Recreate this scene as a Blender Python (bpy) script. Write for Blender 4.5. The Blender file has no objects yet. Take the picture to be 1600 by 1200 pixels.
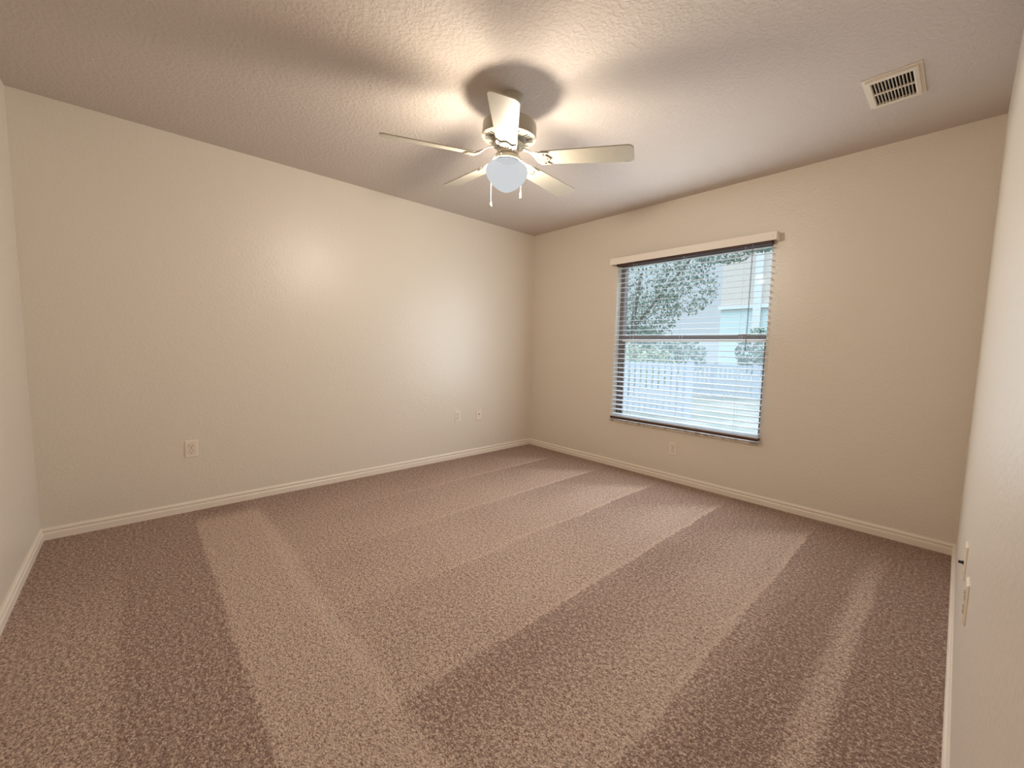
import bpy, bmesh, math, random
from mathutils import Matrix, Vector

random.seed(7)
scene = bpy.context.scene
C = scene.collection

# ------------------------------------------------------------------ camera
cam_d = bpy.data.cameras.new('camera')
cam = bpy.data.objects.new('camera', cam_d)
C.objects.link(cam)
cam_d.sensor_fit = 'HORIZONTAL'
cam_d.sensor_width = 36.0
cam_d.lens = 36.0 * 640.906 / 1600.0
cam_d.clip_start = 0.01
CP = Vector((3.4405, -3.4588, 1.1461))
yaw, pitch, roll = -0.8284, -0.0873, 0.0215
fw = Vector((math.sin(yaw) * math.cos(pitch), math.cos(yaw) * math.cos(pitch), math.sin(pitch)))
rt = fw.cross(Vector((0, 0, 1))).normalized()
up = rt.cross(fw)
r2 = rt * math.cos(roll) + up * math.sin(roll)
u2 = up * math.cos(roll) - rt * math.sin(roll)
M = Matrix((r2, u2, -fw)).transposed().to_4x4()
M.translation = CP
cam.matrix_world = M
scene.camera = cam

# ------------------------------------------------------------------ exposure, sky, big lights
vs = scene.view_settings
vs.view_transform = 'Standard'
vs.look = 'None'
vs.gamma = 1.0
vs.use_curve_mapping = False
vs.exposure = 0.36
scene.cycles.use_denoising = True
scene.cycles.max_bounces = 12
scene.cycles.diffuse_bounces = 8
scene.cycles.transparent_max_bounces = 24
scene.cycles.sample_clamp_indirect = 8.0

SKY_LOW, SKY_HIGH = 0.66, 3.2
world = bpy.data.worlds.new('overcast_sky')
scene.world = world
world.use_nodes = True
wn, wl = world.node_tree.nodes, world.node_tree.links
wn.clear()
wo = wn.new('ShaderNodeOutputWorld')
wb = wn.new('ShaderNodeBackground')
tc = wn.new('ShaderNodeTexCoord')
sx = wn.new('ShaderNodeSeparateXYZ')
mr = wn.new('ShaderNodeMapRange')
mr.inputs['From Min'].default_value = 0.18
mr.inputs['From Max'].default_value = 0.75
mr.inputs['To Min'].default_value = SKY_LOW
mr.inputs['To Max'].default_value = SKY_HIGH
wl.new(tc.outputs['Generated'], sx.inputs[0])
wl.new(sx.outputs['Z'], mr.inputs['Value'])
wb.inputs['Color'].default_value = (0.76, 0.89, 0.97, 1)
wl.new(mr.outputs[0], wb.inputs['Strength'])
wl.new(wb.outputs[0], wo.inputs[0])

# added area lamp outside above the window, whitens slat tops as overhead sky
ds = bpy.data.lights.new('sky_fill', 'AREA')
ds.shape = 'RECTANGLE'
ds.size, ds.size_y = 2.2, 1.4
ds.energy = 60.0
ds.color = (0.86, 0.93, 1.0)
skyl = bpy.data.objects.new('sky_fill', ds)
C.objects.link(skyl)
skyl.location = (1.7, 1.6, 3.1)
skyl.rotation_euler = (Vector((1.8, 0.0, 1.15)) - skyl.location).to_track_quat('-Z', 'Y').to_euler()

# daylight: area lamp added on the room side of the blind, brightens the room
DAYLIGHT_FILL_POWER = 20.0
dd = bpy.data.lights.new('window_fill', 'AREA')
dd.shape = 'RECTANGLE'
dd.size, dd.size_y = 1.24, 1.38
dd.energy = DAYLIGHT_FILL_POWER
dd.color = (0.88, 0.95, 1.0)
daylight_fill = bpy.data.objects.new('window_fill', dd)
C.objects.link(daylight_fill)
daylight_fill.location = (1.81, -0.066, 1.22)
daylight_fill.rotation_euler = (-math.pi / 2, 0, 0)    # shines into the room (-Y)

LAMP_POWER = 375.0
LAMP_COLOR = (1.0, 0.88, 0.72)

# ------------------------------------------------------------------ dimensions
LB, LA, H = 3.504, 3.902, 2.44          # window wall length, left wall length, ceiling height
OX0, OX1, OZ0, OZ1 = 1.145, 2.452, 0.455, 1.985   # window opening

# ------------------------------------------------------------------ node helpers
class N:
    """a shader-node socket with arithmetic"""
    def __init__(self, nt, s): self.nt, self.s = nt, s
    def _m(self, op, a, b=None, c=None):
        n = self.nt.nodes.new('ShaderNodeMath'); n.operation = op
        for i, v in enumerate((a, b, c)):
            if v is None: continue
            if isinstance(v, N): self.nt.links.new(v.s, n.inputs[i])
            else: n.inputs[i].default_value = v
        return N(self.nt, n.outputs[0])
    def __add__(self, o): return self._m('ADD', self, o)
    __radd__ = __add__
    def __sub__(self, o): return self._m('SUBTRACT', self, o)
    def __rsub__(self, o): return self._m('SUBTRACT', o, self)
    def __mul__(self, o): return self._m('MULTIPLY', self, o)
    __rmul__ = __mul__
    def frac(self): return self._m('FRACT', self)
    def ss(self, a, b):
        n = self.nt.nodes.new('ShaderNodeMapRange'); n.interpolation_type = 'SMOOTHSTEP'
        n.inputs['From Min'].default_value = a; n.inputs['From Max'].default_value = b
        if a > b:
            n.inputs['From Min'].default_value = b; n.inputs['From Max'].default_value = a
            n.inputs['To Min'].default_value = 1; n.inputs['To Max'].default_value = 0
        self.nt.links.new(self.s, n.inputs['Value'])
        return N(self.nt, n.outputs[0])

def base_mat(name, color, rough=0.5, spec=0.5, metal=0.0):
    m = bpy.data.materials.new(name); m.use_nodes = True
    b = m.node_tree.nodes['Principled BSDF']
    b.inputs['Base Color'].default_value = (*color, 1)
    b.inputs['Roughness'].default_value = rough
    b.inputs['Specular IOR Level'].default_value = spec
    b.inputs['Metallic'].default_value = metal
    return m

def noise(nt, scale, detail=2.0, rough=0.5, vec=None):
    n = nt.nodes.new('ShaderNodeTexNoise')
    n.inputs['Scale'].default_value = scale
    n.inputs['Detail'].default_value = detail
    n.inputs['Roughness'].default_value = rough
    if vec is None:
        t = nt.nodes.new('ShaderNodeTexCoord'); vec = t.outputs['Object']
    nt.links.new(vec, n.inputs['Vector'])
    return N(nt, n.outputs[0])

def add_bump(m, height, strength, dist):
    nt = m.node_tree
    b = nt.nodes.new('ShaderNodeBump')
    b.inputs['Strength'].default_value = strength
    b.inputs['Distance'].default_value = dist
    nt.links.new(height.s, b.inputs['Height'])
    nt.links.new(b.outputs[0], nt.nodes['Principled BSDF'].inputs['Normal'])

def tint(m, fac, c0, c1):
    """base colour mixed between two colours by a socket"""
    nt = m.node_tree
    mx = nt.nodes.new('ShaderNodeMix'); mx.data_type = 'RGBA'
    nt.links.new(fac.s, mx.inputs['Factor'])
    mx.inputs['A'].default_value = (*c0, 1); mx.inputs['B'].default_value = (*c1, 1)
    nt.links.new(mx.outputs['Result'], nt.nodes['Principled BSDF'].inputs['Base Color'])

# ------------------------------------------------------------------ materials
mats = {}
def wall_paint(name, col, rough, spec):
    m = base_mat(name, col, rough, spec)
    nt = m.node_tree
    h = noise(nt, 60, 3, 0.6) * 0.8 + noise(nt, 14, 2) * 0.5
    add_bump(m, h, 0.20, 0.010)
    g = noise(nt, 160, 3, 0.7)
    tint(m, g.ss(0.3, 0.7), tuple(c * 0.95 for c in col), tuple(min(1, c * 1.03) for c in col))
    return m
mats['wall'] = wall_paint('cream_wall_paint', (0.755, 0.690, 0.595), 0.37, 0.85)
mats['ceiling'] = base_mat('textured_ceiling_paint', (0.60, 0.535, 0.485), 0.85, 0.2)
_nt = mats['ceiling'].node_tree
_h = noise(_nt, 55, 4, 0.6).ss(0.42, 0.62)
add_bump(mats['ceiling'], _h + noise(_nt, 18, 2) * 0.5, 0.35, 0.006)
mats['trim'] = base_mat('white_trim_paint', (0.84, 0.76, 0.66), 0.35, 0.5)
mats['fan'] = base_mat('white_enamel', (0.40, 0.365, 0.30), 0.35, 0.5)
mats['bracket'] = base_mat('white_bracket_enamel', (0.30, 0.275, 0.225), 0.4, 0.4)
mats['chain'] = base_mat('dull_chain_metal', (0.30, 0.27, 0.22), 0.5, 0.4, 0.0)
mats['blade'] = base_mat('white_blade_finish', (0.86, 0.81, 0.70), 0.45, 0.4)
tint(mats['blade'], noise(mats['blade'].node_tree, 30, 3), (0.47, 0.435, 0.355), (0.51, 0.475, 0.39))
mats['dark'] = base_mat('dark_gap', (0.012, 0.009, 0.008), 0.9, 0.1)
mats['slot'] = base_mat('slot_shadow', (0.10, 0.07, 0.05), 0.9, 0.1)
mats['plate'] = base_mat('ivory_plastic', (0.84, 0.75, 0.64), 0.3, 0.5)
mats['absorber'] = base_mat('light_absorbing_black', (0, 0, 0), 1.0, 0.0)
mats['metal'] = base_mat('brushed_nickel', (0.55, 0.5, 0.44), 0.3, 0.5, 1.0)
mats['black'] = base_mat('black_rubber', (0.015, 0.012, 0.012), 0.5, 0.4)
mats['vent'] = base_mat('vent_enamel', (0.72, 0.65, 0.55), 0.4, 0.4)
mats['slat'] = base_mat('white_blind_slat', (0.80, 0.85, 0.92), 0.4, 0.5)
mats['valance'] = base_mat('cream_valance', (0.90, 0.84, 0.76), 0.45, 0.4)
mats['brown'] = base_mat('shaded_rail_brown', (0.075, 0.030, 0.020), 0.5, 0.4)  # shade on the blind's two rails put into the colour
mats['bronze'] = base_mat('bronze_window_frame', (0.20, 0.165, 0.15), 0.45, 0.5)
mats['cord'] = base_mat('backlit_cord_grey', (0.22, 0.22, 0.25), 0.8, 0.2)  # backlit darkness of the lift cord put into its grey
mats['sill'] = base_mat('marble_sill', (0.72, 0.66, 0.58), 0.3, 0.5)
tint(mats['sill'], noise(mats['sill'].node_tree, 14, 6, 0.65).ss(0.45, 0.62), (0.78, 0.72, 0.64), (0.42, 0.36, 0.30))

# carpet: brown cut pile with vacuum tracks lying in strips
def make_carpet():
    m = base_mat('brown_carpet', (0.2, 0.13, 0.1), 0.95, 0.1)
    nt = m.node_tree
    t = nt.nodes.new('ShaderNodeTexCoord')
    s = nt.nodes.new('ShaderNodeSeparateXYZ'); nt.links.new(t.outputs['Object'], s.inputs[0])
    x, y = N(nt, s.outputs['X']), N(nt, s.outputs['Y'])
    wob = noise(nt, 2.2, 2) - 0.5
    fine = noise(nt, 45, 2) - 0.5
    xw = x + wob * 0.05 + fine * 0.05
    yw = y + wob * 0.06 + fine * 0.05
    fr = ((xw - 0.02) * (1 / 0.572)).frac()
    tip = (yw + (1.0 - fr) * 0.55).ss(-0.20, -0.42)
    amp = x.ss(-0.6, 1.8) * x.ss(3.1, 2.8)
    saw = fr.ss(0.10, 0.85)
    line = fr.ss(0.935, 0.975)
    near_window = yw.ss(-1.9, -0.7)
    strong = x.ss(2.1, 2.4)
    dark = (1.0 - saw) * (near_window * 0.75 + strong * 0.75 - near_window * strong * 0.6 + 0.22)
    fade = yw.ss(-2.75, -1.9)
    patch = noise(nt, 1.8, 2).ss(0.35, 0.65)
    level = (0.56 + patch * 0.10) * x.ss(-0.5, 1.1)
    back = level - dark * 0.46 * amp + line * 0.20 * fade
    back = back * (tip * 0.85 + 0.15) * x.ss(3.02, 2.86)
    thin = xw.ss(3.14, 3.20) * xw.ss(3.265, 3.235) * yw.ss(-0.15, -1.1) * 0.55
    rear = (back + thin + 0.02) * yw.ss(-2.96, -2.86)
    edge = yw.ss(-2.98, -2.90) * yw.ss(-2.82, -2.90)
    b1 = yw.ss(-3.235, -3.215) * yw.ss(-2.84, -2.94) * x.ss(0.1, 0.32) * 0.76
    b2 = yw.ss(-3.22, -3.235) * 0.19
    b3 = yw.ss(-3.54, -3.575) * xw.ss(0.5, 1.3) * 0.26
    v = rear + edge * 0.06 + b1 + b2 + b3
    spk = noise(nt, 170, 2, 0.7)
    vor = nt.nodes.new('ShaderNodeTexVoronoi'); vor.inputs['Scale'].default_value = 150
    nt.links.new(t.outputs['Object'], vor.inputs['Vector'])
    vd = N(nt, vor.outputs['Distance'])
    tuft = (spk - 0.5) * 1.6 + (noise(nt, 75, 3, 0.7) - 0.5) * 1.8
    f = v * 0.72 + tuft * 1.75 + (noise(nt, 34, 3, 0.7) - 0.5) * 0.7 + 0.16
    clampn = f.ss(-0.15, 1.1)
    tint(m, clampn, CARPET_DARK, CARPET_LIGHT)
    h = noise(nt, 110, 3, 0.7) * 1.0 + (1.0 - vd) * 0.5
    add_bump(m, h, 1.0, 0.016)
    return m
CARPET_DARK = (0.345, 0.218, 0.175)
CARPET_LIGHT = (0.88, 0.685, 0.56)
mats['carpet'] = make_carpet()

def glass_mat():
    m = bpy.data.materials.new('window_glass'); m.use_nodes = True
    nt = m.node_tree; nt.nodes.clear()
    o = nt.nodes.new('ShaderNodeOutputMaterial')
    mx = nt.nodes.new('ShaderNodeMixShader')
    tr = nt.nodes.new('ShaderNodeBsdfTransparent'); tr.inputs[0].default_value = (0.95, 0.98, 1.0, 1)
    gl = nt.nodes.new('ShaderNodeBsdfGlossy'); gl.inputs['Roughness'].default_value = 0.02
    fr = nt.nodes.new('ShaderNodeFresnel'); fr.inputs[0].default_value = 1.06
    nt.links.new(fr.outputs[0], mx.inputs[0]); nt.links.new(tr.outputs[0], mx.inputs[1])
    nt.links.new(gl.outputs[0], mx.inputs[2]); nt.links.new(mx.outputs[0], o.inputs[0])
    return m
mats['glass'] = glass_mat()

def screen_mat():
    m = bpy.data.materials.new('insect_screen_mesh'); m.use_nodes = True
    nt = m.node_tree; nt.nodes.clear()
    o = nt.nodes.new('ShaderNodeOutputMaterial')
    mx = nt.nodes.new('ShaderNodeMixShader'); mx.inputs[0].default_value = 0.08
    tr = nt.nodes.new('ShaderNodeBsdfTransparent')
    df = nt.nodes.new('ShaderNodeBsdfTranslucent'); df.inputs[0].default_value = (0.75, 0.78, 0.85, 1)
    nt.links.new(tr.outputs[0], mx.inputs[1]); nt.links.new(df.outputs[0], mx.inputs[2])
    nt.links.new(mx.outputs[0], o.inputs[0])
    return m
mats['screen'] = screen_mat()

def globe_mat():
    m = bpy.data.materials.new('frosted_globe_glass'); m.use_nodes = True
    nt = m.node_tree; nt.nodes.clear()
    o = nt.nodes.new('ShaderNodeOutputMaterial')
    mx = nt.nodes.new('ShaderNodeMixShader'); mx.inputs[0].default_value = 0.93
    tr = nt.nodes.new('ShaderNodeBsdfTransparent')
    em = nt.nodes.new('ShaderNodeEmission'); em.inputs[0].default_value = (0.955, 0.98, 1.0, 1)
    em.inputs[1].default_value = 0.52
    nt.links.new(tr.outputs[0], mx.inputs[1]); nt.links.new(em.outputs[0], mx.inputs[2])
    nt.links.new(mx.outputs[0], o.inputs[0])
    return m
mats['globe'] = globe_mat()

def leaf_mat(name, c0, c1):
    m = base_mat(name, c0, 0.5, 0.3)
    tint(m, noise(m.node_tree, 6, 3).ss(0.35, 0.65), c0, c1)
    return m
mats['leaf'] = leaf_mat('grey_green_leaves', (0.17, 0.20, 0.165), (0.33, 0.37, 0.31))
mats['leaf2'] = leaf_mat('dark_green_leaves', (0.16, 0.22, 0.17), (0.30, 0.36, 0.30))
mats['leaf3'] = leaf_mat('yellow_green_leaves', (0.26, 0.31, 0.20), (0.40, 0.44, 0.30))
mats['bark'] = base_mat('grey_bark', (0.22, 0.19, 0.17), 0.9, 0.1)
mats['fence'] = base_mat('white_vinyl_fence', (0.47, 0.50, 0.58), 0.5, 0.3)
mats['ground'] = base_mat('pale_sandy_lawn', (0.55, 0.52, 0.44), 0.95, 0.1)
tint(mats['ground'], noise(mats['ground'].node_tree, 1.3, 5, 0.6).ss(0.4, 0.6), (0.36, 0.335, 0.30), (0.25, 0.27, 0.235))
mats['stucco'] = base_mat('peach_stucco', (0.66, 0.59, 0.54), 0.9, 0.1)
mats['stucco2'] = base_mat('pale_trim', (0.70, 0.72, 0.72), 0.8, 0.1)
mats['roof'] = base_mat('grey_roof_shingle', (0.35, 0.30, 0.28), 0.9, 0.1)
mats['aqua'] = base_mat('pale_aqua_siding', (0.60, 0.70, 0.70), 0.8, 0.1)

# ------------------------------------------------------------------ mesh helpers
def box(bm, x0, x1, y0, y1, z0, z1, mat=None):
    v = [bm.verts.new(p) for p in ((x0, y0, z0), (x1, y0, z0), (x1, y1, z0), (x0, y1, z0),
                                   (x0, y0, z1), (x1, y0, z1), (x1, y1, z1), (x0, y1, z1))]
    if mat is not None:
        for w in v: w.co = mat @ w.co
    for f in ((0, 3, 2, 1), (4, 5, 6, 7), (0, 1, 5, 4), (1, 2, 6, 5), (2, 3, 7, 6), (3, 0, 4, 7)):
        bm.faces.new([v[i] for i in f])
    return v

def lathe(bm, prof, n=48, cap0=True, cap1=True):
    rings = []
    for r, z in prof:
        if r < 1e-6: rings.append([bm.verts.new((0, 0, z))]); continue
        rings.append([bm.verts.new((r * math.cos(2 * math.pi * i / n), r * math.sin(2 * math.pi * i / n), z)) for i in range(n)])
    for a, b in zip(rings, rings[1:]):
        for i in range(n):
            j = (i + 1) % n
            if len(a) == 1 and len(b) == 1: continue
            if len(a) == 1: bm.faces.new((a[0], b[j], b[i]))
            elif len(b) == 1: bm.faces.new((a[i], a[j], b[0]))
            else: bm.faces.new((a[i], a[j], b[j], b[i]))
    if cap0 and len(rings[0]) > 1: bm.faces.new(list(reversed(rings[0])))
    if cap1 and len(rings[-1]) > 1: bm.faces.new(rings[-1])

def prism(bm, outline, z0, z1, zf=None):
    lo = [bm.verts.new((x, y, z0 + (zf(x, y) if zf else 0))) for x, y in outline]
    hi = [bm.verts.new((x, y, z1 + (zf(x, y) if zf else 0))) for x, y in outline]
    n = len(outline)
    bm.faces.new(list(reversed(lo))); bm.faces.new(hi)
    for i in range(n):
        j = (i + 1) % n
        bm.faces.new((lo[i], lo[j], hi[j], hi[i]))

def tube(bm, pts, r, n=8, r1=None):
    pts = [Vector(p) for p in pts]
    rings = []
    for i, p in enumerate(pts):
        d = (pts[min(i + 1, len(pts) - 1)] - pts[max(i - 1, 0)]).normalized()
        a = d.orthogonal().normalized(); b = d.cross(a)
        if rings:
            a = (pa - d * pa.dot(d)).normalized(); b = d.cross(a)
        pa = a
        rr = r if r1 is None else r + (r1 - r) * i / (len(pts) - 1)
        rings.append([bm.verts.new(p + (a * math.cos(2 * math.pi * k / n) + b * math.sin(2 * math.pi * k / n)) * rr) for k in range(n)])
    for A, B in zip(rings, rings[1:]):
        for k in range(n):
            j = (k + 1) % n
            bm.faces.new((A[k], A[j], B[j], B[k]))
    bm.faces.new(list(reversed(rings[0]))); bm.faces.new(rings[-1])

def obj(name, bm, mat, parent=None, smooth=None, bevel=0, mats2=None):
    bmesh.ops.recalc_face_normals(bm, faces=bm.faces)
    me = bpy.data.meshes.new(name); bm.to_mesh(me); bm.free()
    me.materials.append(mat)
    for m2 in (mats2 or []): me.materials.append(m2)
    if smooth is not None:
        me.shade_smooth()
        me.set_sharp_from_angle(angle=math.radians(smooth))
    o = bpy.data.objects.new(name, me); C.objects.link(o)
    if parent: o.parent = parent
    if bevel:
        b = o.modifiers.new('bevel', 'BEVEL'); b.width = bevel; b.segments = 2
        b.limit_method = 'ANGLE'; b.angle_limit = math.radians(40)
    return o

def tag(o, label, cat, group=None, kind=None):
    o['label'] = label; o['category'] = cat
    if group: o['group'] = group
    if kind: o['kind'] = kind
    return o

def thing(name, label, cat, loc, rot=(0, 0, 0), group=None):
    o = bpy.data.objects.new(name, None); C.objects.link(o)
    o.empty_display_size = 0.05
    o.location = loc; o.rotation_euler = rot
    return tag(o, label, cat, group)

def struct(o, label=None, cat=None):
    o['kind'] = 'structure'
    if label: o['label'] = label
    if cat: o['category'] = cat
    return o

def copy_tree(o, parent=None):
    c = o.copy(); C.objects.link(c)
    if parent: c.parent = parent
    for ch in list(o.children): copy_tree(ch, c)
    return c

# ------------------------------------------------------------------ room shell
T = 0.12
bm = bmesh.new(); box(bm, -T, LB + T, -LA - T, T, -0.10, 0)
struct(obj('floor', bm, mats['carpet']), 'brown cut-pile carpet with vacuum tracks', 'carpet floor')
bm = bmesh.new(); box(bm, -T, LB + T, -LA - T, T, H, H + 0.1)
struct(obj('ceiling', bm, mats['ceiling']), 'off-white textured ceiling above the fan', 'ceiling')
bm = bmesh.new(); box(bm, -T, 0, -LA, 0, 0, H)
struct(obj('wall_left', bm, mats['wall']), 'long cream wall left of the far corner with two outlets', 'wall')
bm = bmesh.new(); box(bm, LB, LB + T, -LA, 0, 0, H)
struct(obj('wall_right', bm, mats['wall']), 'cream wall along the right edge of the picture', 'wall')
bm = bmesh.new(); box(bm, -T, LB + T, -LA - T, -LA, 0, H)
struct(obj('wall_front', bm, mats['wall']), 'cream wall along the left edge of the picture', 'wall')

def holed_wall(bm, x0, x1, z0, z1, hx0, hx1, hz0, hz1, y0, y1):
    xs, zs = (x0, hx0, hx1, x1), (z0, hz0, hz1, z1)
    g = {}
    for k, yy in enumerate((y0, y1)):
        for i in range(4):
            for j in range(4): g[i, j, k] = bm.verts.new((xs[i], yy, zs[j]))
    for i in range(3):
        for j in range(3):
            if (i, j) == (1, 1): continue
            bm.faces.new((g[i, j, 0], g[i + 1, j, 0], g[i + 1, j + 1, 0], g[i, j + 1, 0]))
            bm.faces.new((g[i, j, 1], g[i, j + 1, 1], g[i + 1, j + 1, 1], g[i + 1, j, 1]))
    for a, b in (((1, 1), (2, 1)), ((2, 1), (2, 2)), ((2, 2), (1, 2)), ((1, 2), (1, 1))):
        bm.faces.new((g[a + (0,)], g[a + (1,)], g[b + (1,)], g[b + (0,)]))
    for i in range(3):
        bm.faces.new((g[i, 0, 0], g[i, 0, 1], g[i + 1, 0, 1], g[i + 1, 0, 0]))
        bm.faces.new((g[i, 3, 0], g[i + 1, 3, 0], g[i + 1, 3, 1], g[i, 3, 1]))
        bm.faces.new((g[0, i, 0], g[0, i + 1, 0], g[0, i + 1, 1], g[0, i, 1]))
        bm.faces.new((g[3, i, 0], g[3, i, 1], g[3, i + 1, 1], g[3, i + 1, 0]))
bm = bmesh.new()
holed_wall(bm, -T, LB + T, 0, H, OX0, OX1, OZ0, OZ1, 0, T + 0.02)
struct(obj('wall_back', bm, mats['wall']), 'cream wall right of the far corner with the window', 'wall')

# baseboards, mitred moulded profile (distance from the wall, height)
BP = [(0, 0), (0.012, 0), (0.012, 0.036), (0.0085, 0.041), (0.0085, 0.048), (0.0105, 0.052),
      (0.0105, 0.058), (0.006, 0.063), (0.004, 0.069), (0, 0.069)]
def baseboard(name, a, b, inward, label):
    bm = bmesh.new(); a, b, n = Vector(a), Vector(b), Vector(inward)
    d = (b - a).normalized()
    A = [bm.verts.new((a + n * o_ + d * o_).to_3d() + Vector((0, 0, h_))) for o_, h_ in BP]
    B = [bm.verts.new((b + n * o_ - d * o_).to_3d() + Vector((0, 0, h_))) for o_, h_ in BP]
    k = len(BP)
    for i in range(k):
        j = (i + 1) % k
        bm.faces.new((A[i], A[j], B[j], B[i]))
    bm.faces.new(A); bm.faces.new(list(reversed(B)))
    struct(obj(name, bm, mats['trim']), label, 'baseboard')
baseboard('baseboard_left', (0, 0), (0, -LA), (1, 0), 'white moulded baseboard under the long left wall')
baseboard('baseboard_back', (0, 0), (LB, 0), (0, -1), 'white moulded baseboard under the window wall')
baseboard('baseboard_right', (LB, 0), (LB, -LA), (-1, 0), 'white moulded baseboard running down the right edge')
baseboard('baseboard_front', (0, -LA), (LB, -LA), (0, 1), 'white moulded baseboard at the lower left edge')

# ------------------------------------------------------------------ window (setting)
win = bpy.data.objects.new('window_1', None); C.objects.link(win)
win.location = ((OX0 + OX1) / 2, 0.09, OZ0)
struct(win, 'single-hung window with dark bronze frame', 'window')
def wpart(name, mat, boxes, bevel=0.0, parent=win):
    bm = bmesh.new()
    for b in boxes: box(bm, *b)
    o = obj(name, bm, mat, parent, bevel=bevel)
    off = -win.location
    o.data.transform(Matrix.Translation(off))
    return o
F, FR = 0.042, 0.014
FY0, FY1 = 0.065, 0.125
wpart('window_frame', mats['bronze'], [(OX0, OX0 + F, FY0, FY1, OZ0 + 0.02, OZ1), (OX1 - FR, OX1, FY0, FY1, OZ0 + 0.02, OZ1),
      (OX0 + F, OX1 - FR, FY0, FY1, OZ1 - F, OZ1), (OX0 + F, OX1 - FR, FY0, FY1, OZ0 + 0.02, OZ0 + 0.02 + F)], 0.002)
wpart('meeting_rail', mats['bronze'], [(OX0 + F, OX1 - FR, 0.072, 0.098, 1.246, 1.288)], 0.003)
wpart('upper_sash_rail', mats['bronze'], [(OX0 + F, OX1 - FR, 0.100, 0.120, 1.252, 1.282)], 0.002)
wpart('sash_stile', mats['bronze'], [(OX0 + F, OX0 + F + 0.018, 0.075, 0.095, OZ0 + 0.06, 1.246)], 0.002)
wpart('sash_stile', mats['bronze'], [(OX1 - FR - 0.018, OX1 - FR, 0.075, 0.095, OZ0 + 0.06, 1.246)], 0.002)
wpart('lower_sash_rail', mats['trim'], [(OX0 + F, OX1 - FR, 0.068, 0.072, 1.232, 1.246)], 0.001)
wpart('sash_lock', mats['metal'], [(1.34, 1.37, 0.066, 0.09, 1.288, 1.297)], 0.002)
wpart('sash_lock', mats['metal'], [(2.23, 2.29, 0.066, 0.09, 1.288, 1.297)], 0.002)
wpart('glass_pane', mats['glass'], [(OX0 + F, OX1 - FR, 0.108, 0.112, 1.28, OZ1 - F)])
wpart('glass_pane', mats['glass'], [(OX0 + F + 0.018, OX1 - FR - 0.018, 0.083, 0.087, OZ0 + 0.06, 1.246)])
wpart('insect_screen', mats['screen'], [(OX0 + F, OX1 - FR, 0.1215, 0.1220, OZ0 + 0.06, 1.255)])
wpart('window_sill', mats['sill'], [(OX0 - 0.012, OX1 + 0.0, -0.022, -0.0005, OZ0 - 0.002, OZ0 + 0.019),
      (OX0 + 0.0005, OX1 - 0.0005, -0.0005, 0.13, OZ0 + 0.0005, OZ0 + 0.019)], 0.003)

# ------------------------------------------------------------------ blind
BX0, BX1 = 1.163, 2.458
bl = thing('window_blind', 'white horizontal slat blind with cream valance hanging open over the window', 'blind', (1.81, 0, 1.98))
def bpart(name, mat, boxes, bevel=0.0):
    bm = bmesh.new()
    for b in boxes: box(bm, *b)
    o = obj(name, bm, mat, bl, bevel=bevel)
    o.data.transform(Matrix.Translation((-1.81, 0, -1.98)))
    return o
VY = -0.075
v = bpart('valance', mats['valance'], [(1.102, 2.492, VY, VY + 0.010, 1.955, 2.014)], 0.002)
bpart('valance_return', mats['valance'], [(1.102, 1.112, VY + 0.010, 0, 1.955, 2.014)], 0.001)
bpart('valance_return', mats['valance'], [(2.482, 2.492, VY + 0.010, 0, 1.955, 2.014)], 0.001)
bpart('valance_clip', mats['plate'], [(2.462, 2.468, VY - 0.002, VY, 1.975, 1.992)])
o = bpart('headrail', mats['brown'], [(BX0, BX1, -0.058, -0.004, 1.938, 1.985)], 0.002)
o['label'] = 'headrail behind the valance, its shade painted dark brown'
bm = bmesh.new()
tilt = Matrix.Rotation(math.radians(6.0), 4, 'X')
z, nsl = 1.915, 0
while z > 0.530:
    Mx = Matrix.Translation((0, -0.031, z)) @ tilt
    box(bm, BX0, BX1, -0.025, 0.025, -0.0014, 0.0014, Mx)
    z -= 0.0445; nsl += 1
for zz in (0.5175, 0.5135, 0.5095):
    box(bm, BX0, BX1, -0.056, -0.006, zz, zz + 0.0028)
o = obj('slats', bm, mats['slat'], bl); o.data.transform(Matrix.Translation((-1.81, 0, -1.98)))
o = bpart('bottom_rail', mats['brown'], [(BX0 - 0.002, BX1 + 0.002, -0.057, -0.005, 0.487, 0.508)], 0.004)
o['label'] = 'bottom rail with its shade painted dark brown'
for cx in (1.345, 1.815, 2.285):
    bm = bmesh.new()
    for yy in (-0.0575, -0.0045): tube(bm, [(cx, yy, 1.94), (cx, yy, 0.508)], 0.0009, 5)
    o = obj('ladder_cord', bm, mats['slat'], bl); o.data.transform(Matrix.Translation((-1.81, 0, -1.98)))
bm = bmesh.new()
tube(bm, [(2.335, -0.064, 1.945), (2.335, -0.064, 1.35), (2.333, -0.064, 1.19)], 0.0016, 6)
tube(bm, [(2.341, -0.063, 1.945), (2.340, -0.064, 1.35), (2.3365, -0.064, 1.19)], 0.0016, 6)
o = obj('lift_cord', bm, mats['cord'], bl, 40); o.data.transform(Matrix.Translation((-1.81, 0, -1.98)))
bm = bmesh.new(); lathe(bm, [(0.002, 0.03), (0.005, 0.026), (0.0065, 0.006), (0.005, 0.0)], 12)
ts = obj('cord_tassel', bm, mats['cord'], o, 40)
ts.data.transform(Matrix.Translation((2.335 - 1.81, -0.064, 1.162 - 1.98)))

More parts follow.
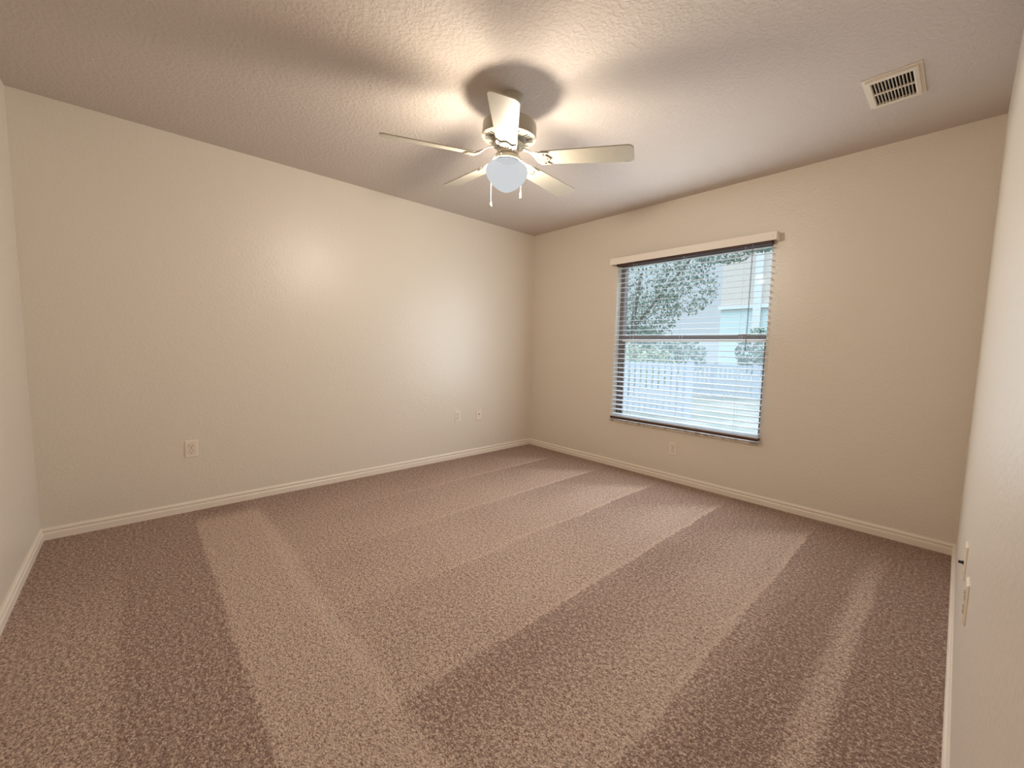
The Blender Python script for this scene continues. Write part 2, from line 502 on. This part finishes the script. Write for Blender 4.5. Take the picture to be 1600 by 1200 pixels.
# ------------------------------------------------------------------ outlets and jacks
def rrect(w, h, r, n=5):
    pts = []
    for cx, cy, a0 in ((w - r, h - r, 0), (-w + r, h - r, 90), (-w + r, -h + r, 180), (w - r, -h + r, 270)):
        for i in range(n + 1):
            a = math.radians(a0 + 90 * i / n); pts.append((cx + r * math.cos(a), cy + r * math.sin(a)))
    return pts
def make_plate(root):                      # local frame: x right, y up, z out of the wall
    bm = bmesh.new(); w, h = 0.035, 0.0573
    lo = rrect(w, h, 0.003); mid = rrect(w, h, 0.003); hi = rrect(w - 0.0035, h - 0.0035, 0.003)
    L = [[bm.verts.new((x, y, zz)) for x, y in ring] for ring, zz in ((lo, 0), (mid, 0.0025), (hi, 0.006))]
    n = len(lo)
    for a, b in zip(L, L[1:]):
        for i in range(n): bm.faces.new((a[i], a[(i + 1) % n], b[(i + 1) % n], b[i]))
    bm.faces.new(list(reversed(L[0]))); bm.faces.new(L[-1])
    return obj('wall_plate', bm, mats['plate'], root)
def receptacle_outline(cy):
    pts = []
    R_, hh = 0.0172, 0.0142
    for i in range(40):
        a = 2 * math.pi * i / 40
        x, y = R_ * math.cos(a), R_ * math.sin(a)
        pts.append((x, cy + max(-hh, min(hh, y))))
    return pts
def make_outlet(label, loc, rot):
    t = thing('wall_outlet', label, 'outlet', loc, rot, 'duplex outlets on the walls')
    make_plate(t)
    for cy in (0.0196, -0.0196):
        bm = bmesh.new(); prism(bm, receptacle_outline(cy), 0.006, 0.0078)
        r = obj('receptacle', bm, mats['plate'], t)
        bm = bmesh.new()
        for sx_, hh in ((-0.0063, 0.0042), (0.0063, 0.0036)):
            box(bm, sx_ - 0.0014, sx_ + 0.0014, cy + 0.003 - hh, cy + 0.003 + hh, 0.0074, 0.0081)
        g = [(0.0029 * math.cos(i * math.pi / 8), cy - 0.0085 + 0.0029 * math.sin(i * math.pi / 8)) for i in range(16)]
        prism(bm, g, 0.0074, 0.0081)
        obj('slots', bm, mats['dark'], r)
        bm = bmesh.new()                   # dark ring painting the shadow gap round the receptacle face
        ro = [(x * 1.06, cy + (y - cy) * 1.06) for x, y in receptacle_outline(cy)]
        prism(bm, ro, 0.0059, 0.0062)
        obj('gap_shadow_ring', bm, mats['slot'], r)
    bm = bmesh.new(); prism(bm, [(0.0035 * math.cos(i * math.pi / 6), 0.0035 * math.sin(i * math.pi / 6)) for i in range(12)], 0.006, 0.0070)
    obj('screw', bm, mats['metal'], t)
    return t
P2 = math.pi / 2
ROT_L = Matrix(((0, 0, 1), (1, 0, 0), (0, 1, 0))).to_euler()      # out = +x (left wall)
ROT_B = Matrix(((1, 0, 0), (0, 0, -1), (0, 1, 0))).to_euler()     # out = -y (window wall)
ROT_R = Matrix(((0, 0, -1), (-1, 0, 0), (0, 1, 0))).to_euler()    # out = -x (right wall)
o1 = make_outlet('ivory duplex outlet low on the left wall, nearest the left edge', (0, -3.211, 0.427), ROT_L)
def outlet_copy(label, loc, rot):
    c = copy_tree(o1); c.location = loc; c.rotation_euler = rot; c['label'] = label
    return c
outlet_copy('small white duplex outlet on the left wall beside the coaxial jack plate', (0, -1.053, 0.437), ROT_L)
outlet_copy('ivory duplex outlet on the window wall, below the window sill', (1.787, 0, 0.294), ROT_B)
outlet_copy('duplex outlet seen edge-on, lower plate on the right wall', (LB, -1.82, 0.487), ROT_R)

def make_jack(label, loc, rot, cable):
    t = thing('coaxial_jack_plate', label, 'wall jack', loc, rot, 'coaxial jack plates on the walls')
    make_plate(t)
    jy = -0.008 if cable else 0.008
    bm = bmesh.new(); hx = [(0.0062 * math.cos(i * math.pi / 3), jy + 0.0062 * math.sin(i * math.pi / 3)) for i in range(6)]
    prism(bm, hx, 0.006, 0.009)
    ci = [(0.0046 * math.cos(i * math.pi / 8), jy + 0.0046 * math.sin(i * math.pi / 8)) for i in range(16)]
    prism(bm, ci, 0.009, 0.018 if cable else 0.013)
    j = obj('jack_nut', bm, mats['black'], t)
    for cy in (0.042, -0.042):
        bm = bmesh.new()
        prism(bm, [(0.003 * math.cos(i * math.pi / 6), cy + 0.003 * math.sin(i * math.pi / 6)) for i in range(12)], 0.006, 0.0068)
        obj('screw', bm, mats['metal'], t)
    return t
make_jack('ivory plate with one dark coaxial jack, near the far corner on the left wall', (0, -0.778, 0.427), ROT_L, False)
make_jack('edge-on plate with black jack sticking out, upper plate on the right wall', (LB, -1.50, 0.490), ROT_R, True)

# ------------------------------------------------------------------ ceiling vent
VX0, VX1, VY0, VY1 = 3.016, 3.224, -0.866, -0.552
vc = Vector(((VX0 + VX1) / 2, (VY0 + VY1) / 2, H))
vent = thing('ceiling_vent', 'rectangular cream air vent with dark louvers in the ceiling', 'vent', vc)
hx, hy = (VX1 - VX0) / 2, (VY1 - VY0) / 2
gx, gy = 0.0735, 0.118
def ring(bm, rects):
    L = [[bm.verts.new(p) for p in ((-a, -b, zz), (a, -b, zz), (a, b, zz), (-a, b, zz))] for a, b, zz in rects]
    for A, B in zip(L, L[1:]):
        for i in range(4): bm.faces.new((A[i], A[(i + 1) % 4], B[(i + 1) % 4], B[i]))
bm = bmesh.new()
ring(bm, [(hx, hy, 0), (hx, hy, -0.004), (hx - 0.012, hy - 0.012, -0.0055), (hx - 0.014, hy - 0.014, -0.014),
          (gx + 0.004, gy + 0.004, -0.016), (gx, gy, -0.014), (gx, gy, -0.001)])
obj('vent_frame', bm, mats['vent'], vent)
bm = bmesh.new(); box(bm, -gx, gx, -gy, gy, -0.0025, -0.001)
obj('vent_backing', bm, mats['dark'], vent)
bm = bmesh.new(); box(bm, -gx, gx, -0.0045, 0.0045, -0.0145, -0.006)
obj('divider_bar', bm, mats['vent'], vent)
bm = bmesh.new()
nl = 12
for i in range(nl + 1):
    xx = -gx + 2 * gx * i / nl
    Mx = Matrix.Translation((xx, 0, -0.0085)) @ Matrix.Rotation(math.radians(9), 4, 'Y')
    for y0, y1 in ((-gy, -0.0045), (0.0045, gy)):
        box(bm, -0.0010, 0.0010, y0, y1, -0.005, 0.004, Mx)
obj('louvers', bm, mats['vent'], vent)

# ------------------------------------------------------------------ ceiling fan
FAN = Vector((1.759, -1.966, H))
fan = thing('ceiling_fan', 'white five-blade ceiling fan with lit frosted globe and pull chains', 'ceiling fan', FAN)
TILT = Matrix.Translation((0, 0, -0.062)) @ Matrix.Rotation(0.093, 4, 'Y') @ Matrix.Rotation(0.016, 4, 'X')
def fpart(name, bm, mat, smooth=35, parent=fan, m=None, bevel=0):
    o = obj(name, bm, mat, parent, smooth, bevel)
    if parent is fan: o.matrix_basis = TILT if m is None else m
    return o
bm = bmesh.new(); lathe(bm, [(0.066, 0), (0.066, -0.012), (0.060, -0.030), (0.042, -0.048), (0.026, -0.056), (0.0, -0.058)])
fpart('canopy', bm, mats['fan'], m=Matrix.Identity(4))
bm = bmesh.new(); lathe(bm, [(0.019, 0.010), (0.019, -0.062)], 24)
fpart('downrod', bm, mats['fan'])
bm = bmesh.new()
lathe(bm, [(0.03, -0.050), (0.090, -0.053), (0.128, -0.060), (0.139, -0.070), (0.141, -0.082), (0.141, -0.124),
           (0.1435, -0.126), (0.1435, -0.136), (0.138, -0.140), (0.05, -0.147)], 64)
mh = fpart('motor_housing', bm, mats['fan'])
for k in range(40):
    if k % 8 in (0, 7): continue
    Mx = (Matrix.Rotation(2 * math.pi * k / 40, 4, 'Z') @ Matrix.Translation((0.109, 0, -0.1424))
          @ Matrix.Rotation(-math.radians(4.55), 4, 'Y'))
    bm = bmesh.new(); box(bm, -0.017, 0.017, -0.0034, 0.0034, -0.0009, 0.0009, Mx)
    obj('vent_slot', bm, mats['dark'], mh).matrix_basis = Matrix.Identity(4)
bm = bmesh.new()
lathe(bm, [(0.03, -0.146), (0.062, -0.146), (0.064, -0.160), (0.084, -0.164), (0.086, -0.170), (0.082, -0.178), (0.058, -0.181), (0.0, -0.181)], 48)
fpart('flywheel', bm, mats['fan'])
bm = bmesh.new()
lathe(bm, [(0.03, -0.180), (0.050, -0.180), (0.0565, -0.183), (0.0575, -0.187), (0.0575, -0.210), (0.055, -0.215),
           (0.046, -0.219), (0.0, -0.219)], 48)
sw = fpart('switch_housing', bm, mats['fan'])
for a in (0.4, 1.5, 2.6, 3.7, 4.8, 5.9):
    bm = bmesh.new()
    tube(bm, [(0.0565 * math.cos(a), 0.0565 * math.sin(a), -0.200), (0.061 * math.cos(a), 0.061 * math.sin(a), -0.200)], 0.0035, 8)
    fpart('screw', bm, mats['metal'], parent=sw)
bm = bmesh.new()
lathe(bm, [(0.03, -0.217), (0.046, -0.217), (0.060, -0.221), (0.0665, -0.228), (0.0685, -0.241), (0.066, -0.245), (0.050, -0.243), (0.0, -0.241)], 48)
fitter = fpart('light_fitter', bm, mats['fan'])
bm = bmesh.new(); lathe(bm, [(0.0, -0.2440), (0.0615, -0.2440), (0.0615, -0.2465), (0.0, -0.2465)], 48)  # black disc added under the fitter to soak up bulb light
fpart('absorber_disc', bm, mats['absorber'], parent=fitter)
for a in (0.9, 3.0, 5.1):
    bm = bmesh.new()
    tube(bm, [(0.066 * math.cos(a), 0.066 * math.sin(a), -0.234), (0.078 * math.cos(a), 0.078 * math.sin(a), -0.234)], 0.003, 8)
    fpart('thumb_screw', bm, mats['metal'], parent=fitter)
# globe: ribbed neck, round shoulder, tapering to a blunt point
gp = [(0.060, -0.2478), (0.062, -0.2495), (0.066, -0.253), (0.084, -0.260), (0.099, -0.270), (0.108, -0.284), (0.111, -0.298),
      (0.109, -0.316), (0.102, -0.334), (0.089, -0.352), (0.072, -0.369), (0.053, -0.383), (0.034, -0.394), (0.016, -0.401), (0, -0.404)]
bm = bmesh.new(); lathe(bm, gp, 64, cap0=False)
for vv in bm.verts:
    rr = math.hypot(vv.co.x, vv.co.y)
    if -0.262 < vv.co.z and rr > 0.01:
        a = math.atan2(vv.co.y, vv.co.x); k = 1 + 0.018 * (1 if round(a / (2 * math.pi / 64)) % 2 else -1)
        vv.co.x *= k; vv.co.y *= k
gl = fpart('glass_globe', bm, mats['globe'], 60)
gl['label'] = 'lit frosted white glass globe'

# blades and their scalloped brackets
def blade_outline():
    L0, L1, w0, w1, rc = 0.188, 0.648, 0.052, 0.0665, 0.030
    pts = [(L0, -w0), (L1 - rc, -w1)]
    for i in range(1, 9):
        a = -math.pi / 2 + (math.pi / 2) * i / 8
        pts.append((L1 - rc + rc * math.cos(a), -w1 + rc + rc * math.sin(a)))
    for i in range(0, 8):
        a = (math.pi / 2) * i / 8
        pts.append((L1 - rc + rc * math.cos(a), w1 - rc + rc * math.sin(a)))
    pts += [(L1 - rc, w1), (L0, w0)]
    return pts
def bracket_outline():
    half = [(0.078, 0.014), (0.095, 0.010), (0.112, 0.0095), (0.130, 0.012), (0.146, 0.026), (0.160, 0.044), (0.180, 0.0495),
            (0.205, 0.0510), (0.226, 0.0500), (0.232, 0.0455), (0.224, 0.040), (0.216, 0.033), (0.214, 0.026), (0.220, 0.019),
            (0.227, 0.012), (0.232, 0.005)]
    return [(x, -y) for x, y in half] + [(0.234, 0.0)] + [(x, y) for x, y in reversed(half)]
def drop(x, y):                                   # bracket arm rises from the blade up to the flywheel
    t = max(0.0, min(1.0, (0.185 - x) / 0.100)); t = t * t * (3 - 2 * t)
    return 0.052 * t
bm = bmesh.new(); prism(bm, blade_outline(), -0.003, 0.003)
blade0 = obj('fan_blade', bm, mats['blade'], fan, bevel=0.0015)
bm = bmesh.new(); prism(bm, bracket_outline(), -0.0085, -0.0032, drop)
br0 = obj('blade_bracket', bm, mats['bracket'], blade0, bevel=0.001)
for (x0, y0, x1, y1) in ((0.150, 0.020, 0.205, 0.040), (0.150, -0.020, 0.205, -0.040), (0.150, 0.0, 0.220, 0.0), (0.155, 0.010, 0.205, 0.021), (0.155, -0.010, 0.205, -0.021)):
    bm = bmesh.new()
    tube(bm, [(x0, y0, -0.0095 + drop(x0, y0)), ((x0 + x1) / 2, (y0 + y1) / 2 + 0.003, -0.0092 + drop((x0 + x1) / 2, 0)), (x1, y1, -0.0090)], 0.0024, 6)
    obj('bracket_rib', bm, mats['bracket'], blade0, 50)
for (x0, y0) in ((0.200, 0.032), (0.200, -0.032), (0.215, 0.0)):
    bm = bmesh.new()
    prism(bm, [(x0 + 0.0042 * math.cos(i * math.pi / 5), y0 + 0.0042 * math.sin(i * math.pi / 5)) for i in range(10)], -0.0108, -0.0084)
    obj('blade_screw', bm, mats['metal'], blade0)
PH, PITCH = math.radians(2.067), -0.226
def blade_matrix(a):
    return TILT @ Matrix.Rotation(a, 4, 'Z') @ Matrix.Translation((0, 0, -0.238)) @ Matrix.Rotation(PITCH, 4, 'X')
for i, deg in enumerate((-45, 27, 99, 171, -117)):
    b = blade0 if i == 0 else copy_tree(blade0, fan)
    b.matrix_basis = blade_matrix(math.radians(deg) + PH)

# pull chains: out of the fitter, over the back of the globe, then straight down
rh = Vector((rt.x, rt.y, 0)).normalized(); fh = Vector((fw.x, fw.y, 0)).normalized()
TI = TILT.inverted()
def chain(off_r, off_f, z_end, fob):
    p0 = Vector((off_r, off_f))
    world = rh * off_r + fh * off_f
    q = world.normalized()
    top = TILT @ Vector((q.x * 0.057, q.y * 0.057, -0.198))
    pts = [top, TILT @ Vector((q.x * 0.072, q.y * 0.072, -0.202)), TILT @ Vector((q.x * 0.090, q.y * 0.090, -0.235))]
    base = TILT @ Vector((world.x, world.y, -0.285))
    pts += [base, Vector((base.x, base.y, z_end - H))]
    bm = bmesh.new(); tube(bm, pts, 0.0011, 6)
    # bead links
    for k in range(int((base.z - (z_end - H)) / 0.006)):
        zc = base.z - k * 0.006
        Mx = Matrix.Translation((base.x, base.y, zc))
        bmesh.ops.create_icosphere(bm, subdivisions=1, radius=0.0019, matrix=Mx)
    c = fpart('pull_chain', bm, mats['chain'], m=Matrix.Identity(4))
    bm = bmesh.new(); lathe(bm, fob, 16)
    f_ = obj('chain_fob', bm, mats['bracket'], c, 40); f_.location = (base.x, base.y, z_end - H)
chain(-0.088, 0.078, 1.950, [(0.0015, 0.002), (0.003, 0.0), (0.0065, -0.010), (0.0078, -0.018), (0.006, -0.026), (0.002, -0.030), (0, -0.0305)])
chain(0.076, 0.088, 2.012, [(0.0015, 0.002), (0.0035, 0.0), (0.0055, -0.012), (0.0066, -0.030), (0.006, -0.038), (0, -0.040)])

# the bulb inside the globe
ld = bpy.data.lights.new('bulb_light', 'POINT')
ld.energy = LAMP_POWER; ld.color = LAMP_COLOR; ld.shadow_soft_size = 0.058
lo = bpy.data.objects.new('bulb_light', ld); C.objects.link(lo)
lo.parent = fan; lo.location = (TILT @ Vector((0, 0, -0.334)))

# ------------------------------------------------------------------ outside the window
GZ = -0.2
bm = bmesh.new(); box(bm, -30, 20, 0.2, 40, GZ - 0.2, GZ)
struct(obj('ground', bm, mats['ground']), 'pale lawn outside the window', 'ground')

def fence(label, a, b, z1, post_ts, dense):
    a, b = Vector((*a, GZ)), Vector((*b, GZ))
    d = b - a; L = d.length; ang = math.atan2(d.y, d.x)
    t = thing('picket_fence', label, 'fence', a, (0, 0, ang), 'white fences in the yard')
    h = z1 - GZ
    for zz in (0.16, h - 0.14):
        bm = bmesh.new(); box(bm, 0, L, -0.02, 0.02, zz, zz + 0.10); obj('rail', bm, mats['fence'], t)
    bm = bmesh.new(); box(bm, -0.055, 0.055, -0.055, 0.055, 0, h + 0.02)
    lathe_pts = [(-0.062, -0.062), (0.062, -0.062), (0.062, 0.062), (-0.062, 0.062)]
    prism(bm, lathe_pts, h + 0.02, h + 0.04)
    p0 = obj('post', bm, mats['fence'], t)
    for i, f in enumerate(post_ts):
        p = p0 if i == 0 else p0.copy()
        if i: C.objects.link(p)
        p.location = (f * L, 0, 0)
    bm = bmesh.new(); box(bm, -0.045, 0.045, -0.035, -0.021, 0.06, h - 0.02)
    k0 = obj('picket', bm, mats['fence'], t)
    n = int(L / dense)
    for i in range(n):
        k = k0 if i == 0 else k0.copy()
        if i: C.objects.link(k)
        k.location = ((i + 0.5) * L / n, 0, 0)
fence('white vinyl picket fence nearest the window, ending at a tall post', (-3.2, 4.05), (-0.10, 4.56), 0.94, (0.99, 0.52), 0.125)
fence('white fence farther back across the yard to the right', (-2.6, 8.7), (3.2, 11.2), 0.82, (0.2, 0.36, 0.52, 0.7), 0.12)

def crown(bm, blobs, n, size):
    for _ in range(n):
        c, r = random.choice(blobs)
        while True:
            p = Vector((random.uniform(-1, 1), random.uniform(-1, 1), random.uniform(-1, 1)))
            if p.length < 1: break
        p = p.normalized() * (p.length ** 0.6)
        q = Vector(c) + Vector((p.x * r[0], p.y * r[1], p.z * r[2]))
        a = Vector((random.gauss(0, 1), random.gauss(0, 1), random.gauss(0, 1))).normalized()
        b = a.orthogonal().normalized(); s = size * random.uniform(0.6, 1.3)
        vsx = [bm.verts.new(q + a * s), bm.verts.new(q + b * s * 0.45), bm.verts.new(q - a * s), bm.verts.new(q - b * s * 0.45)]
        bm.faces.new(vsx)
def plant(name, label, cat, loc, blobs, n, size, mat, trunk, group=None):
    t = thing(name, label, cat, loc, group=group)
    bm = bmesh.new(); crown(bm, blobs, n, size); obj('foliage', bm, mat, t)
    bm = bmesh.new()
    for pts, r0, r1 in trunk: tube(bm, pts, r0, 8, r1)
    obj('trunk', bm, mats['bark'], t)
    return t
plant('yard_tree', 'large airy grey-green tree filling the upper left of the window view', 'tree', (-3.3, 7.6, GZ),
      [((0.0, 0, 3.4), (1.6, 1.2, 1.5)), ((-1.0, 0.2, 2.6), (1.3, 1.0, 1.1)), ((0.9, 0.1, 4.0), (1.4, 1.0, 1.1)),
       ((1.5, 0, 3.1), (0.9, 0.8, 0.8)), ((2.5, 0, 4.05), (0.8, 0.7, 0.5)), ((3.3, 0.2, 4.1), (0.7, 0.6, 0.3)), ((-1.7, 0, 3.8), (1.4, 1.0, 1.4)), ((0.4, 0, 2.4), (1.0, 0.8, 0.7))],
      8500, 0.052, mats['leaf'],
      [([(0, 0, 0), (0.05, 0, 1.2), (0.0, 0, 2.2), (0.2, 0, 3.6)], 0.13, 0.04), ([(0, 0, 1.7), (-0.7, 0.1, 2.6), (-1.3, 0, 3.4)], 0.07, 0.02),
       ([(0, 0, 2.0), (0.9, 0, 3.0), (1.9, 0, 4.1)], 0.06, 0.015)])
plant('shrub', 'yellow-green shrub just above the near fence on the left', 'shrub', (-2.5, 5.6, GZ),
      [((0, 0, 1.05), (0.9, 0.5, 0.65)), ((0.8, 0.1, 0.95), (0.7, 0.5, 0.55)), ((-0.8, 0, 1.1), (0.7, 0.5, 0.6))], 2200, 0.055, mats['leaf3'],
      [([(0, 0, 0), (0.1, 0, 0.8)], 0.03, 0.015)], 'shrubs along the yard')
plant('shrub', 'dark green rounded shrub behind the far fence', 'shrub', (-5.6, 13.2, GZ),
      [((0, 0, 1.3), (1.3, 0.8, 1.0)), ((1.2, 0, 1.2), (1.0, 0.8, 0.8)), ((-0.5, 0, 1.9), (0.6, 0.6, 0.5))], 1900, 0.10, mats['leaf2'],
      [([(0, 0, 0), (0.1, 0, 1.0)], 0.05, 0.02)], 'shrubs along the yard')
plant('shrub', 'bluish dark shrub at right, in front of the pale house', 'shrub', (-0.75, 13.4, GZ),
      [((0, 0, 1.1), (1.0, 0.7, 0.8)), ((-0.8, 0, 1.4), (0.8, 0.6, 0.9))], 1300, 0.10, mats['leaf2'],
      [([(0, 0, 0), (0.05, 0, 0.9)], 0.05, 0.02)], 'shrubs along the yard')

# pale two-storey house beyond the fence
hs = thing('house', 'pale two-storey house with peach upper wall beyond the fence', 'house', (-1.0, 17.5, GZ))
bm = bmesh.new(); box(bm, -3.6, 4.0, 0, 6, 3.5, 7.6); obj('upper_wall', bm, mats['stucco'], hs)
bm = bmesh.new(); box(bm, -3.6, 4.0, 0.05, 6, 0, 3.5); obj('lower_wall', bm, mats['aqua'], hs)
bm = bmesh.new(); box(bm, -3.7, 4.1, -0.08, 0.0, 3.4, 3.6); obj('band_trim', bm, mats['stucco2'], hs)
for xx in (-2.0, 0.6):
    bm = bmesh.new(); box(bm, xx - 0.16, xx + 0.16, -0.12, 0.0, 0, 7.6); obj('pilaster', bm, mats['stucco2'], hs)
bm = bmesh.new()
pr = [(-4.1, -0.5), (4.5, -0.5), (4.5, 6.5), (-4.1, 6.5)]
lo4 = [bm.verts.new((x, y, 7.6)) for x, y in pr]; a_ = bm.verts.new((-1.5, 3, 9.6)); b_ = bm.verts.new((2.0, 3, 9.6))
bm.faces.new(list(reversed(lo4))); bm.faces.new((lo4[0], lo4[1], b_, a_)); bm.faces.new((lo4[1], lo4[2], b_))
bm.faces.new((lo4[2], lo4[3], a_, b_)); bm.faces.new((lo4[3], lo4[0], a_))
obj('roof', bm, mats['roof'], hs)
